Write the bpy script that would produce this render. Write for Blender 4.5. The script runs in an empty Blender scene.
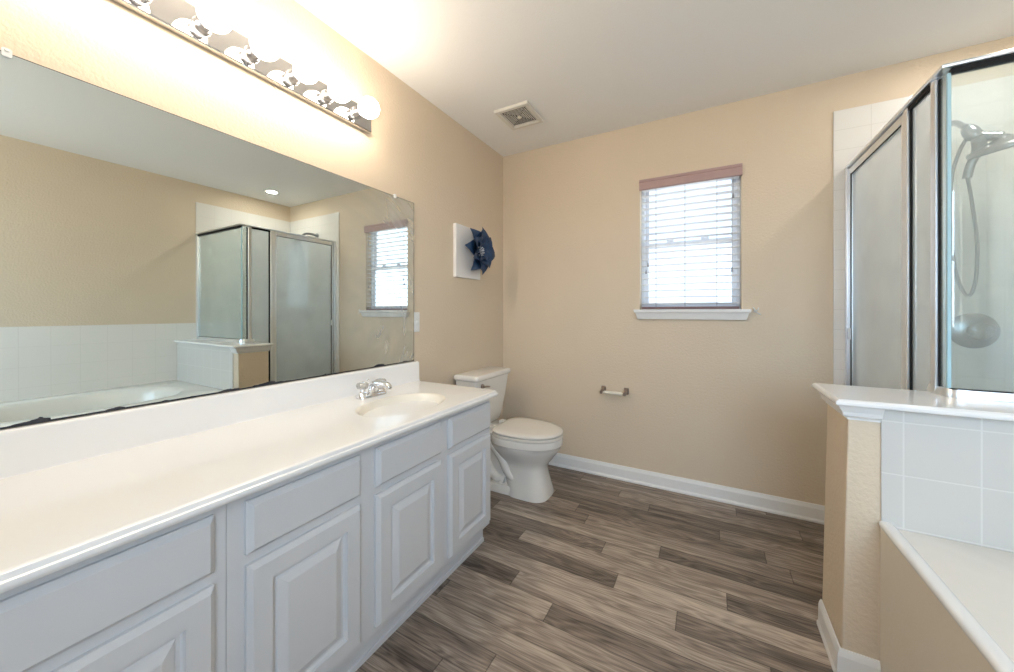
import bpy, bmesh, math, random
from mathutils import Vector, Matrix

C = bpy.context.scene.collection
SC = bpy.context.scene
PI = math.pi
R = math.radians
H = 2.44            # ceiling height; back wall is y = 0, left wall is x = 0
W = 2.99            # right wall
Y0 = -3.45          # wall behind the camera

# ------------------------------------------------------------------ camera
cd = bpy.data.cameras.new('camera')
cam = bpy.data.objects.new('camera', cd)
C.objects.link(cam)
cam.location = (1.4829, -2.6095, 1.1642)
cam.rotation_euler = (R(90), 0, 0.5059)
cd.sensor_width = 36.0
cd.lens = 365.0 / 1014.0 * 36.0
cd.shift_y = -24.0 / 1014.0
cd.clip_start = 0.02
SC.camera = cam

# ------------------------------------------------------------------ world, exposure
SC.view_settings.view_transform = 'Standard'
SC.view_settings.look = 'None'
SC.view_settings.gamma = 1.0
SC.view_settings.use_curve_mapping = False
SC.view_settings.exposure = 0.62
world = bpy.data.worlds.new('sky')
SC.world = world
world.use_nodes = True
wn = world.node_tree
wn.nodes.clear()
w_out = wn.nodes.new('ShaderNodeOutputWorld')
w_bg = wn.nodes.new('ShaderNodeBackground')
w_tc = wn.nodes.new('ShaderNodeTexCoord')
w_sep = wn.nodes.new('ShaderNodeSeparateXYZ')
w_map = wn.nodes.new('ShaderNodeMapRange')
w_ramp = wn.nodes.new('ShaderNodeValToRGB')
w_map.inputs['From Min'].default_value = -0.25
w_map.inputs['From Max'].default_value = 0.25
w_ramp.color_ramp.elements[0].position = 0.42
w_ramp.color_ramp.elements[0].color = (0.60, 0.62, 0.64, 1)
w_ramp.color_ramp.elements[1].position = 0.58
w_ramp.color_ramp.elements[1].color = (0.61, 0.79, 1.0, 1)
wn.links.new(w_tc.outputs['Generated'], w_sep.inputs[0])
wn.links.new(w_sep.outputs['Z'], w_map.inputs['Value'])
wn.links.new(w_map.outputs[0], w_ramp.inputs[0])
wn.links.new(w_ramp.outputs[0], w_bg.inputs['Color'])
wn.links.new(w_bg.outputs[0], w_out.inputs[0])
# the sun stands behind the camera's side of the house: that half of the sky is brighter
w_sun = wn.nodes.new('ShaderNodeMapRange')
w_sun.inputs['From Min'].default_value = -0.3
w_sun.inputs['From Max'].default_value = 0.6
w_sun.inputs['To Min'].default_value = 10.0
w_sun.inputs['To Max'].default_value = 1.6
w_dot = wn.nodes.new('ShaderNodeVectorMath')
w_dot.operation = 'DOT_PRODUCT'
w_dot.inputs[1].default_value = (-0.35, 0.94, 0.0)
wn.links.new(w_tc.outputs['Generated'], w_dot.inputs[0])
wn.links.new(w_dot.outputs['Value'], w_sun.inputs['Value'])
wn.links.new(w_sun.outputs[0], w_bg.inputs['Strength'])

BULB_STRENGTH = 21.5
BULB_COLOR = (1.0, 0.885, 0.735, 1)


def portal(name, loc, rot, sx, sy):
    l = bpy.data.lights.new(name, 'AREA')
    l.shape = 'RECTANGLE'
    l.size = sx
    l.size_y = sy
    l.cycles.is_portal = True
    o = bpy.data.objects.new(name, l)
    o.location = loc
    o.rotation_euler = rot
    C.objects.link(o)


# window 1 (back wall) and window 2 (wall behind the camera, over the foot of the tub)
WX0, WX1, WZ0, WZ1 = 1.071, 1.653, 1.18, 2.057
VX0, VX1, VZ0, VZ1 = 1.55, 2.85, 1.00, 2.15
portal('window_daylight', ((WX0 + WX1) / 2, 0.14, (WZ0 + WZ1) / 2), (R(-90), 0, 0), WX1 - WX0, WZ1 - WZ0)
portal('tub_window_daylight', ((VX0 + VX1) / 2, Y0 - 0.14, (VZ0 + VZ1) / 2), (R(90), 0, 0), VX1 - VX0, VZ1 - VZ0)


# ------------------------------------------------------------------ materials
def lin(r, g, b):
    def f(c):
        c /= 255.0
        return c / 12.92 if c <= 0.04045 else ((c + 0.055) / 1.055) ** 2.4
    return (f(r), f(g), f(b), 1)


class NT:
    """small helper around a material's node tree"""
    def __init__(self, name):
        self.m = bpy.data.materials.new(name)
        self.m.use_nodes = True
        self.t = self.m.node_tree
        self.t.nodes.clear()
        self.out = self.t.nodes.new('ShaderNodeOutputMaterial')

    def n(self, kind, **kw):
        nd = self.t.nodes.new('ShaderNode' + kind)
        for k, v in kw.items():
            if hasattr(nd, k):
                setattr(nd, k, v)
            else:
                nd.inputs[k].default_value = v
        return nd

    def l(self, a, b):
        self.t.links.new(a, b)

    def math(self, op, a, b=None, c=None):
        nd = self.t.nodes.new('ShaderNodeMath')
        nd.operation = op
        for i, v in enumerate((a, b, c)):
            if v is None:
                continue
            if isinstance(v, (int, float)):
                nd.inputs[i].default_value = v
            else:
                self.l(v, nd.inputs[i])
        return nd.outputs[0]

    def bsdf(self, color, rough, **kw):
        b = self.t.nodes.new('ShaderNodeBsdfPrincipled')
        b.inputs['Base Color'].default_value = color
        b.inputs['Roughness'].default_value = rough
        for k, v in kw.items():
            b.inputs[k.replace('_', ' ')].default_value = v
        self.l(b.outputs[0], self.out.inputs[0])
        return b


def simple(name, color, rough, noise=0.0, scale=40, bump=0.0, bscale=200, **kw):
    t = NT(name)
    b = t.bsdf(color, rough, **kw)
    tc = t.n('TexCoord')
    if noise:
        nz = t.n('TexNoise')
        nz.inputs['Scale'].default_value = scale
        t.l(tc.outputs['Object'], nz.inputs['Vector'])
        mx = t.n('Mix', data_type='RGBA')
        mx.inputs[6].default_value = tuple(c * (1 - noise) for c in color[:3]) + (1,)
        mx.inputs[7].default_value = tuple(min(1, c * (1 + noise)) for c in color[:3]) + (1,)
        t.l(nz.outputs[0], mx.inputs[0])
        t.l(mx.outputs[2], b.inputs['Base Color'])
    if bump:
        nz = t.n('TexNoise')
        nz.inputs['Scale'].default_value = bscale
        nz.inputs['Detail'].default_value = 3
        t.l(tc.outputs['Object'], nz.inputs['Vector'])
        bp = t.n('Bump')
        bp.inputs['Strength'].default_value = bump
        bp.inputs['Distance'].default_value = 0.004
        t.l(nz.outputs[0], bp.inputs['Height'])
        t.l(bp.outputs[0], b.inputs['Normal'])
    return t.m


M = {}
M['wall'] = simple('beige_wall_paint', (0.72, 0.595, 0.445, 1), 0.65, noise=0.03, scale=3, bump=0.6, bscale=85)
M['ceiling'] = simple('ceiling_paint', (0.90, 0.885, 0.86, 1), 0.9, bump=0.25, bscale=120)
M['apron'] = simple('beige_apron_paint', (0.76, 0.69, 0.58, 1), 0.6, noise=0.03, scale=5, bump=0.2, bscale=60)
M['trim'] = simple('white_trim_paint', (0.86, 0.85, 0.83, 1), 0.4, noise=0.02, scale=30)
M['cabinet'] = simple('white_cabinet_paint', (0.66, 0.665, 0.68, 1), 0.38, noise=0.02, scale=12, bump=0.03, bscale=90)
M['counter'] = simple('cultured_marble', (0.90, 0.89, 0.875, 1), 0.16, noise=0.02, scale=4, Coat_Weight=0.2)
M['basin'] = simple('cultured_marble_basin', (0.85, 0.80, 0.70, 1), 0.16, noise=0.03, scale=6)
M['china'] = simple('vitreous_china', (0.82, 0.79, 0.74, 1), 0.2, noise=0.01, Coat_Weight=0.3)
M['seat'] = simple('seat_plastic', (0.80, 0.75, 0.68, 1), 0.25, noise=0.01)
M['chrome'] = simple('chrome', (0.83, 0.83, 0.84, 1), 0.12, noise=0.03, scale=60, Metallic=1.0)
M['barplate'] = simple('chrome_plate', (0.62, 0.61, 0.61, 1), 0.05, noise=0.03, scale=20, Metallic=1.0)
M['socket'] = simple('socket_chrome', (0.52, 0.52, 0.54, 1), 0.28, noise=0.05, scale=60, Metallic=1.0)
M['fixture'] = simple('dull_chrome', (0.36, 0.37, 0.38, 1), 0.28, noise=0.08, scale=60, Metallic=0.9)
M['alu'] = simple('bright_aluminium', (0.84, 0.87, 0.91, 1), 0.30, noise=0.04, scale=40, Metallic=1.0)
M['nickel'] = simple('aged_nickel', (0.36, 0.29, 0.25, 1), 0.35, noise=0.1, scale=60, Metallic=0.8)
M['gasket'] = simple('black_gasket', (0.006, 0.006, 0.007, 1), 0.8)
M['ivory'] = simple('ivory_plastic', (0.84, 0.77, 0.64, 1), 0.35)
M['white_plastic'] = simple('white_plastic', (0.82, 0.82, 0.80, 1), 0.35)
M['vent'] = simple('vent_plastic', (0.74, 0.70, 0.63, 1), 0.5, noise=0.04, scale=40)
M['dark'] = simple('dark_void', (0.05, 0.04, 0.035, 1), 0.9)
M['vinyl'] = simple('white_vinyl', (0.80, 0.82, 0.86, 1), 0.4)
M['slat'] = simple('blind_slat', (0.86, 0.86, 0.86, 1), 0.45)
M['valance'] = simple('mauve_blind_wood', (0.46, 0.31, 0.29, 1), 0.5, noise=0.06, scale=25)
M['rail'] = simple('mauve_rail_wood', (0.20, 0.12, 0.12, 1), 0.5, noise=0.06, scale=25)
M['cordgrey'] = simple('grey_cord', (0.30, 0.31, 0.34, 1), 0.7)
M['canvas'] = simple('white_canvas', (0.84, 0.81, 0.78, 1), 0.7, bump=0.1, bscale=400)
M['petal'] = simple('navy_petal', (0.010, 0.040, 0.105, 1), 0.45, noise=0.35, scale=30)
M['stamen'] = simple('white_beads', (0.72, 0.72, 0.74, 1), 0.3)
M['tub'] = simple('tub_acrylic', (0.80, 0.77, 0.71, 1), 0.22, noise=0.01, Coat_Weight=0.2)
M['tubedge'] = simple('white_tub_edge', (0.86, 0.85, 0.83, 1), 0.2)
M['pan'] = simple('shower_pan', (0.78, 0.76, 0.72, 1), 0.35)


def emission(name, color, s):
    t = NT(name)
    e = t.n('Emission')
    e.inputs['Color'].default_value = color
    e.inputs['Strength'].default_value = s
    t.l(e.outputs[0], t.out.inputs[0])
    return t.m


M['bulb'] = emission('lit_bulb', BULB_COLOR, BULB_STRENGTH)
M['recessed'] = emission('lit_lens', (1, 0.95, 0.88, 1), 125.0)


def pane_glass(name, tint, haze, haze_color, rough=0.0):
    """a thin sheet of glass: see-through, a little surface reflection, some soap haze"""
    t = NT(name)
    tr = t.n('BsdfTransparent')
    tr.inputs[0].default_value = tint
    gl = t.n('BsdfGlossy')
    gl.inputs['Roughness'].default_value = rough
    gl.inputs['Color'].default_value = (1, 1, 1, 1)
    # Schlick reflectance, the same from either side of the sheet
    ge = t.n('NewGeometry')
    dt = t.n('VectorMath', operation='DOT_PRODUCT')
    t.l(ge.outputs['Incoming'], dt.inputs[0])
    t.l(ge.outputs['Normal'], dt.inputs[1])
    cs = t.math('SUBTRACT', 1.0, t.math('ABSOLUTE', dt.outputs['Value']))
    refl = t.math('MULTIPLY_ADD', t.math('POWER', cs, 5.0), 0.90, 0.08)
    mx = t.n('MixShader')
    base = tr.outputs[0]
    if haze:
        df = t.n('BsdfDiffuse')
        df.inputs[0].default_value = haze_color
        tl = t.n('BsdfTranslucent')
        tl.inputs[0].default_value = haze_color
        hz = t.n('MixShader')
        hz.inputs[0].default_value = 0.5
        t.l(df.outputs[0], hz.inputs[1])
        t.l(tl.outputs[0], hz.inputs[2])
        nz = t.n('TexNoise')
        nz.inputs['Scale'].default_value = 5
        tc = t.n('TexCoord')
        t.l(tc.outputs['Object'], nz.inputs['Vector'])
        f = t.math('MULTIPLY_ADD', nz.outputs[0], 0.16, haze - 0.08)
        m2 = t.n('MixShader')
        t.l(f, m2.inputs[0])
        t.l(base, m2.inputs[1])
        t.l(hz.outputs[0], m2.inputs[2])
        base = m2.outputs[0]
    t.l(refl, mx.inputs[0])
    t.l(base, mx.inputs[1])
    t.l(gl.outputs[0], mx.inputs[2])
    t.l(mx.outputs[0], t.out.inputs[0])
    return t.m


M['pane'] = pane_glass('window_pane_glass', (0.95, 0.97, 0.98, 1), 0, None)
M['shower_glass'] = pane_glass('shower_glass', (0.90, 0.95, 0.94, 1), 0.20, (0.84, 0.90, 0.91, 1), 0.02)
M['door_glass'] = pane_glass('shower_door_glass', (0.92, 0.96, 0.98, 1), 0.52, (0.88, 0.93, 0.97, 1), 0.05)
M['glass_edge'] = simple('glass_edge', (0.42, 0.66, 0.74, 1), 0.15)
M['acrylic'] = pane_glass('clear_acrylic', (0.88, 0.88, 0.86, 1), 0.3, (0.75, 0.73, 0.70, 1), 0.05)


def floor_mat():
    """wood-look plank sheet: planks along x, one row per 0.099 m"""
    t = NT('plank_vinyl')
    b = t.bsdf((0.2, 0.17, 0.14, 1), 0.42)
    tc = t.n('TexCoord')
    sp = t.n('SeparateXYZ')
    t.l(tc.outputs['Object'], sp.inputs[0])
    x, y = sp.outputs[0], sp.outputs[1]
    w, L = 0.099, 0.92
    ry = t.math('DIVIDE', t.math('SUBTRACT', -0.254, y), w)
    k = t.math('FLOOR', ry)
    idx = t.math('DIVIDE', t.math('ADD', t.math('FLOORED_MODULO', k, 16.0), 0.5), 16.0)
    rows = [(1.17, .55, .10), (1.53, .12, .60), (.796, .55, .22), (1.80, .60, .35), (1.273, .80, .12), (1.025, .35, .70),
            (1.545, .82, .15), (1.129, .22, .90), (1.374, .88, .30), (.738, .10, .75), (.936, .70, .18), (.50, .15, .55),
            (1.30, .60, .25), (.85, .30, .65), (1.62, .50, .30), (.98, .40, .62)]
    rp = t.n('ValToRGB')
    cr = rp.color_ramp
    cr.interpolation = 'CONSTANT'
    while len(cr.elements) < 16:
        cr.elements.new(0.5)
    for i, (o, a, c) in enumerate(rows):
        cr.elements[i].position = i / 16.0
    for i, (o, a, c) in enumerate(rows):
        cr.elements[i].color = (o / 2.0, a, c, 1)
    t.l(idx, rp.inputs[0])
    rs = t.n('SeparateColor')
    t.l(rp.outputs[0], rs.inputs[0])
    off = t.math('MULTIPLY', rs.outputs[0], 2.0)
    cx = t.math('DIVIDE', t.math('SUBTRACT', x, off), L)
    cell = t.math('FLOOR', cx)
    par = t.math('FLOORED_MODULO', cell, 2.0)
    tone = t.math('ADD', t.math('MULTIPLY', par, rs.outputs[1]), t.math('MULTIPLY', t.math('SUBTRACT', 1.0, par), rs.outputs[2]))
    # grain: stretched, warped noise, shifted per plank
    seed = t.math('ADD', t.math('MULTIPLY', k, 3.17), t.math('MULTIPLY', cell, 7.31))
    cb = t.n('CombineXYZ')
    t.l(t.math('MULTIPLY', x, 1.6), cb.inputs[0])
    t.l(t.math('MULTIPLY', y, 11.0), cb.inputs[1])
    t.l(seed, cb.inputs[2])
    n1 = t.n('TexNoise')
    n1.inputs['Scale'].default_value = 1.0
    n1.inputs['Detail'].default_value = 2
    t.l(cb.outputs[0], n1.inputs['Vector'])
    rings = t.math('SINE', t.math('MULTIPLY', n1.outputs[0], 80.0))
    cb2 = t.n('CombineXYZ')
    t.l(t.math('MULTIPLY', x, 8.0), cb2.inputs[0])
    t.l(t.math('MULTIPLY', y, 230.0), cb2.inputs[1])
    t.l(seed, cb2.inputs[2])
    n2 = t.n('TexNoise')
    n2.inputs['Scale'].default_value = 1.0
    n2.inputs['Detail'].default_value = 3
    t.l(cb2.outputs[0], n2.inputs['Vector'])
    g = t.math('ADD', t.math('MULTIPLY', rings, 0.10), t.math('MULTIPLY', t.math('SUBTRACT', n2.outputs[0], 0.5), 0.95))
    v = t.math('ADD', t.math('MULTIPLY', tone, 0.60), t.math('ADD', g, 0.17))
    # seams
    fy = t.math('FRACT', ry)
    ey = t.math('MINIMUM', fy, t.math('SUBTRACT', 1.0, fy))
    fx = t.math('FRACT', cx)
    ex = t.math('MULTIPLY', t.math('MINIMUM', fx, t.math('SUBTRACT', 1.0, fx)), L / w)
    e = t.math('LESS_THAN', t.math('MINIMUM', ex, ey), 0.020)
    cb3 = t.n('CombineXYZ')
    t.l(t.math('MULTIPLY', x, 1.3), cb3.inputs[0])
    t.l(t.math('MULTIPLY', y, 22.0), cb3.inputs[1])
    t.l(t.math('ADD', seed, 40.0), cb3.inputs[2])
    n3 = t.n('TexNoise')
    n3.inputs['Scale'].default_value = 1.0
    n3.inputs['Detail'].default_value = 1
    t.l(cb3.outputs[0], n3.inputs['Vector'])
    v = t.math('ADD', v, t.math('MULTIPLY', t.math('SUBTRACT', n3.outputs[0], 0.5), 0.75))
    v2 = t.math('SUBTRACT', v, t.math('MULTIPLY', e, 0.30))
    ramp = t.n('ValToRGB')
    r = ramp.color_ramp
    r.elements[0].position = 0.0
    r.elements[0].color = lin(74, 63, 56)
    r.elements[1].position = 1.0
    r.elements[1].color = lin(206, 190, 172)
    m_ = r.elements.new(0.5)
    m_.color = lin(146, 131, 118)
    t.l(v2, ramp.inputs[0])
    t.l(ramp.outputs[0], b.inputs['Base Color'])
    return t.m


M['floor'] = floor_mat()


def tile_mat(name, axes, w, h, ox, oz, col, grout, joint=0.0035, rough=0.16):
    """square-set glazed tile; axes: which object axes run across and up"""
    t = NT(name)
    b = t.bsdf(col, rough)
    tc = t.n('TexCoord')
    sp = t.n('SeparateXYZ')
    t.l(tc.outputs['Object'], sp.inputs[0])
    u, v = sp.outputs[axes[0]], sp.outputs[axes[1]]
    fu = t.math('FRACT', t.math('DIVIDE', t.math('SUBTRACT', u, ox), w))
    fv = t.math('FRACT', t.math('DIVIDE', t.math('SUBTRACT', v, oz), h))
    du = t.math('MULTIPLY', t.math('MINIMUM', fu, t.math('SUBTRACT', 1.0, fu)), w)
    dv = t.math('MULTIPLY', t.math('MINIMUM', fv, t.math('SUBTRACT', 1.0, fv)), h)
    d = t.math('MINIMUM', du, dv)
    e = t.math('LESS_THAN', d, joint / 2)
    mx = t.n('Mix', data_type='RGBA')
    mx.inputs[6].default_value = col
    mx.inputs[7].default_value = grout
    t.l(e, mx.inputs[0])
    t.l(mx.outputs[2], b.inputs['Base Color'])
    bp = t.n('Bump')
    bp.inputs['Strength'].default_value = 0.14
    bp.inputs['Distance'].default_value = 0.002
    t.l(t.math('MINIMUM', t.math('DIVIDE', d, 0.006), 1.0), bp.inputs['Height'])
    t.l(bp.outputs[0], b.inputs['Normal'])
    return t.m


TC, TG = (0.84, 0.81, 0.76, 1), (0.70, 0.68, 0.63, 1)
M['tile_xz'] = tile_mat('shower_tile_back', (0, 2), 0.152, 0.108, 2.075, 2.257 - 0.108 * 20, TC, (0.745, 0.715, 0.66, 1), 0.003)
M['tile_yz'] = tile_mat('shower_tile_side', (1, 2), 0.152, 0.152, -0.937, 1.056 - 0.152 * 8, TC, (0.775, 0.745, 0.69, 1), 0.003)
M['tile_pony'] = tile_mat('tub_tile', (0, 2), 0.155, 0.158, 1.99 - 0.155 * 3, 0.676 - 0.158 * 4, (0.66, 0.64, 0.60, 1), (0.75, 0.73, 0.69, 1), 0.004, 0.3)


def mirror_mat():
    t = NT('silvered_mirror')
    tc = t.n('TexCoord')
    sp = t.n('SeparateXYZ')
    t.l(tc.outputs['Object'], sp.inputs[0])
    g1 = t.n('BsdfGlossy')
    g1.inputs['Color'].default_value = (0.73, 0.77, 0.73, 1)
    g1.inputs['Roughness'].default_value = 0.0
    # wiping smears: faint rough streaks in arcs on the end of the mirror
    g2 = t.n('BsdfGlossy')
    g2.inputs['Color'].default_value = (0.80, 0.83, 0.86, 1)
    g2.inputs['Roughness'].default_value = 0.5
    dy = t.math('SUBTRACT', sp.outputs[1], -1.55)
    dz = t.math('SUBTRACT', sp.outputs[2], 1.10)
    rad = t.math('SQRT', t.math('ADD', t.math('MULTIPLY', dy, dy), t.math('MULTIPLY', dz, dz)))
    cb = t.n('CombineXYZ')
    t.l(t.math('MULTIPLY', rad, 13.0), cb.inputs[0])
    t.l(t.math('MULTIPLY', t.math('ARCTAN2', dz, dy), 1.6), cb.inputs[1])
    nz = t.n('TexNoise')
    nz.inputs['Scale'].default_value = 1.0
    nz.inputs['Detail'].default_value = 2
    t.l(cb.outputs[0], nz.inputs['Vector'])
    mr = t.n('MapRange')
    mr.inputs['From Min'].default_value = 0.15
    mr.inputs['From Max'].default_value = 0.90
    mr.inputs['To Max'].default_value = 0.40
    t.l(nz.outputs[0], mr.inputs['Value'])
    side = t.n('MapRange')
    side.inputs['From Min'].default_value = -1.62
    side.inputs['From Max'].default_value = -1.25
    t.l(sp.outputs[1], side.inputs['Value'])
    smear = t.math('MULTIPLY', mr.outputs[0], side.outputs[0])
    m1 = t.n('MixShader')
    t.l(smear, m1.inputs[0])
    t.l(g1.outputs[0], m1.inputs[1])
    t.l(g2.outputs[0], m1.inputs[2])
    # lost silver along the bottom edge
    dk = t.n('BsdfPrincipled')
    dk.inputs['Base Color'].default_value = (0.035, 0.036, 0.045, 1)
    dk.inputs['Roughness'].default_value = 0.15
    cb2 = t.n('CombineXYZ')
    t.l(t.math('MULTIPLY', sp.outputs[1], 9.0), cb2.inputs[1])
    t.l(t.math('MULTIPLY', sp.outputs[2], 30.0), cb2.inputs[2])
    n2 = t.n('TexNoise')
    n2.inputs['Scale'].default_value = 1.0
    n2.inputs['Detail'].default_value = 5
    t.l(cb2.outputs[0], n2.inputs['Vector'])
    lim = t.math('MULTIPLY_ADD', t.math('MAXIMUM', t.math('SUBTRACT', n2.outputs[0], 0.53), 0.0), 0.07, 0.003)
    hgt = t.math('SUBTRACT', sp.outputs[2], 0.886)
    e = t.math('LESS_THAN', hgt, lim)
    m2 = t.n('MixShader')
    t.l(e, m2.inputs[0])
    t.l(m1.outputs[0], m2.inputs[1])
    t.l(dk.outputs[0], m2.inputs[2])
    t.l(m2.outputs[0], t.out.inputs[0])
    return t.m


M['mirror'] = mirror_mat()


# ------------------------------------------------------------------ mesh helpers
def bm_new():
    return bmesh.new()


def box(bm, x0, x1, y0, y1, z0, z1, mi=0):
    v = [bm.verts.new((x, y, z)) for x in (x0, x1) for y in (y0, y1) for z in (z0, z1)]
    for q in ((0, 1, 3, 2), (4, 6, 7, 5), (0, 4, 5, 1), (2, 3, 7, 6), (0, 2, 6, 4), (1, 5, 7, 3)):
        f = bm.faces.new([v[i] for i in q])
        f.material_index = mi
    return v


def loft(bm, loops, cap0=True, cap1=True, closed=True):
    rings = [[bm.verts.new(p) for p in lp] for lp in loops]
    n = len(rings[0])
    for a, b in zip(rings, rings[1:]):
        for i in range(n if closed else n - 1):
            j = (i + 1) % n
            bm.faces.new((a[i], a[j], b[j], b[i]))
    if cap0:
        bm.faces.new(rings[0][::-1])
    if cap1:
        bm.faces.new(rings[-1])
    return rings


def tube(bm, pts, r, seg=12, cap=True):
    """round tube along points; r a number or a list"""
    pts = [Vector(p) for p in pts]
    rs = r if isinstance(r, (list, tuple)) else [r] * len(pts)
    loops = []
    prev = None
    for i, p in enumerate(pts):
        d = (pts[min(i + 1, len(pts) - 1)] - pts[max(i - 1, 0)]).normalized()
        if prev is None:
            a = Vector((0, 0, 1)) if abs(d.z) < 0.9 else Vector((1, 0, 0))
            u = d.cross(a).normalized()
        else:
            u = (prev - d * prev.dot(d)).normalized()
        prev = u
        v = d.cross(u)
        loops.append([p + (u * math.cos(2 * PI * k / seg) + v * math.sin(2 * PI * k / seg)) * rs[i] for k in range(seg)])
    loft(bm, loops, cap, cap)


def lathe(bm, prof, origin, axis='z', seg=32):
    """prof: list of (r, h) from start to end along the axis"""
    o = Vector(origin)
    ax = {'x': Vector((1, 0, 0)), 'y': Vector((0, 1, 0)), 'z': Vector((0, 0, 1))}[axis] if isinstance(axis, str) else Vector(axis).normalized()
    a = Vector((0, 0, 1)) if abs(ax.z) < 0.9 else Vector((1, 0, 0))
    u = ax.cross(a).normalized()
    v = ax.cross(u)
    loops = [[o + ax * h + (u * math.cos(2 * PI * k / seg) + v * math.sin(2 * PI * k / seg)) * max(r, 1e-5) for k in range(seg)] for r, h in prof]
    loft(bm, loops, True, True)


def smooth_path(pts, n=8):
    """Catmull-Rom through points"""
    P = [Vector(p) for p in pts]
    P = [P[0] * 2 - P[1]] + P + [P[-1] * 2 - P[-2]]
    out = []
    for i in range(1, len(P) - 2):
        for k in range(n):
            s = k / n
            a, b, c, d = P[i - 1], P[i], P[i + 1], P[i + 2]
            out.append(0.5 * ((2 * b) + (c - a) * s + (2 * a - 5 * b + 4 * c - d) * s * s + (3 * b - a - 3 * c + d) * s ** 3))
    out.append(P[-2])
    return out


def rrect(x0, x1, y0, y1, r, seg=6):
    """rounded rectangle outline in a plane, counter-clockwise"""
    r = max(1e-4, min(r, (x1 - x0) / 2 - 1e-4, (y1 - y0) / 2 - 1e-4))
    out = []
    for cx, cy, a0 in ((x1 - r, y1 - r, 0), (x0 + r, y1 - r, 90), (x0 + r, y0 + r, 180), (x1 - r, y0 + r, 270)):
        for k in range(seg + 1):
            a = R(a0 + 90 * k / seg)
            out.append((cx + r * math.cos(a), cy + r * math.sin(a)))
    return out


def obj(name, bm, mats, parent=None, smooth=35, bevel=0.0):
    bmesh.ops.recalc_face_normals(bm, faces=bm.faces)
    me = bpy.data.meshes.new(name)
    bm.to_mesh(me)
    bm.free()
    if not isinstance(mats, (list, tuple)):
        mats = [mats]
    for m in mats:
        me.materials.append(M[m] if isinstance(m, str) else m)
    if smooth:
        for p in me.polygons:
            p.use_smooth = True
        me.set_sharp_from_angle(angle=R(smooth))
    o = bpy.data.objects.new(name, me)
    C.objects.link(o)
    if parent is not None:
        o.parent = parent
        o.matrix_parent_inverse = Matrix.Identity(4)
        o.location = Vector((0, 0, 0)) - origin_of(parent)
    if bevel:
        b = o.modifiers.new('bevel', 'BEVEL')
        b.width = bevel
        b.segments = 2
        b.limit_method = 'ANGLE'
    return o


def origin_of(o):
    v = Vector((0, 0, 0))
    while o is not None:
        v += o.location
        o = o.parent
    return v


def tag(o, label, cat, group=None, kind=None):
    o['label'] = label
    o['category'] = cat
    if group:
        o['group'] = group
    if kind:
        o['kind'] = kind
    return o


def thing(name, label, cat, loc, group=None):
    o = bpy.data.objects.new(name, None)
    o.empty_display_size = 0.05
    o.location = loc
    C.objects.link(o)
    return tag(o, label, cat, group)


def struct(name, bm, mats, parent=None, **kw):
    o = obj(name, bm, mats, parent, **kw)
    if parent is None:
        o['kind'] = 'structure'
    return o


def struct_root(name, loc):
    o = bpy.data.objects.new(name, None)
    o.empty_display_size = 0.05
    o.location = loc
    C.objects.link(o)
    o['kind'] = 'structure'
    return o


# ------------------------------------------------------------------ room shell
T = 0.12
b = bm_new(); box(b, -T, W + T, Y0 - T, T, -0.1, 0.0); struct('floor', b, 'floor', smooth=0)
b = bm_new(); box(b, -T, W + T, Y0 - T, T, H, H + 0.1); struct('ceiling', b, 'ceiling', smooth=0)
b = bm_new(); box(b, -T, 0, Y0 - T, T, 0, H); struct('wall_left', b, 'wall', smooth=0)


def holed_wall(b, x0, x1, y0, y1, hx0, hx1, hz0, hz1):
    box(b, x0, hx0, y0, y1, 0, H)
    box(b, hx1, x1, y0, y1, 0, H)
    box(b, hx0, hx1, y0, y1, 0, hz0)
    box(b, hx0, hx1, y0, y1, hz1, H)


b = bm_new(); holed_wall(b, 0, W, 0, T, WX0, WX1, WZ0, WZ1); struct('wall_back', b, 'wall', smooth=0)
b = bm_new(); holed_wall(b, 0, W, Y0 - T, Y0, VX0, VX1, VZ0, VZ1); struct('wall_front', b, 'wall', smooth=0)


b = bm_new(); box(b, W, W + T, Y0 - T, T, 0, H); struct('wall_right', b, 'wall', smooth=0)


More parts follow.
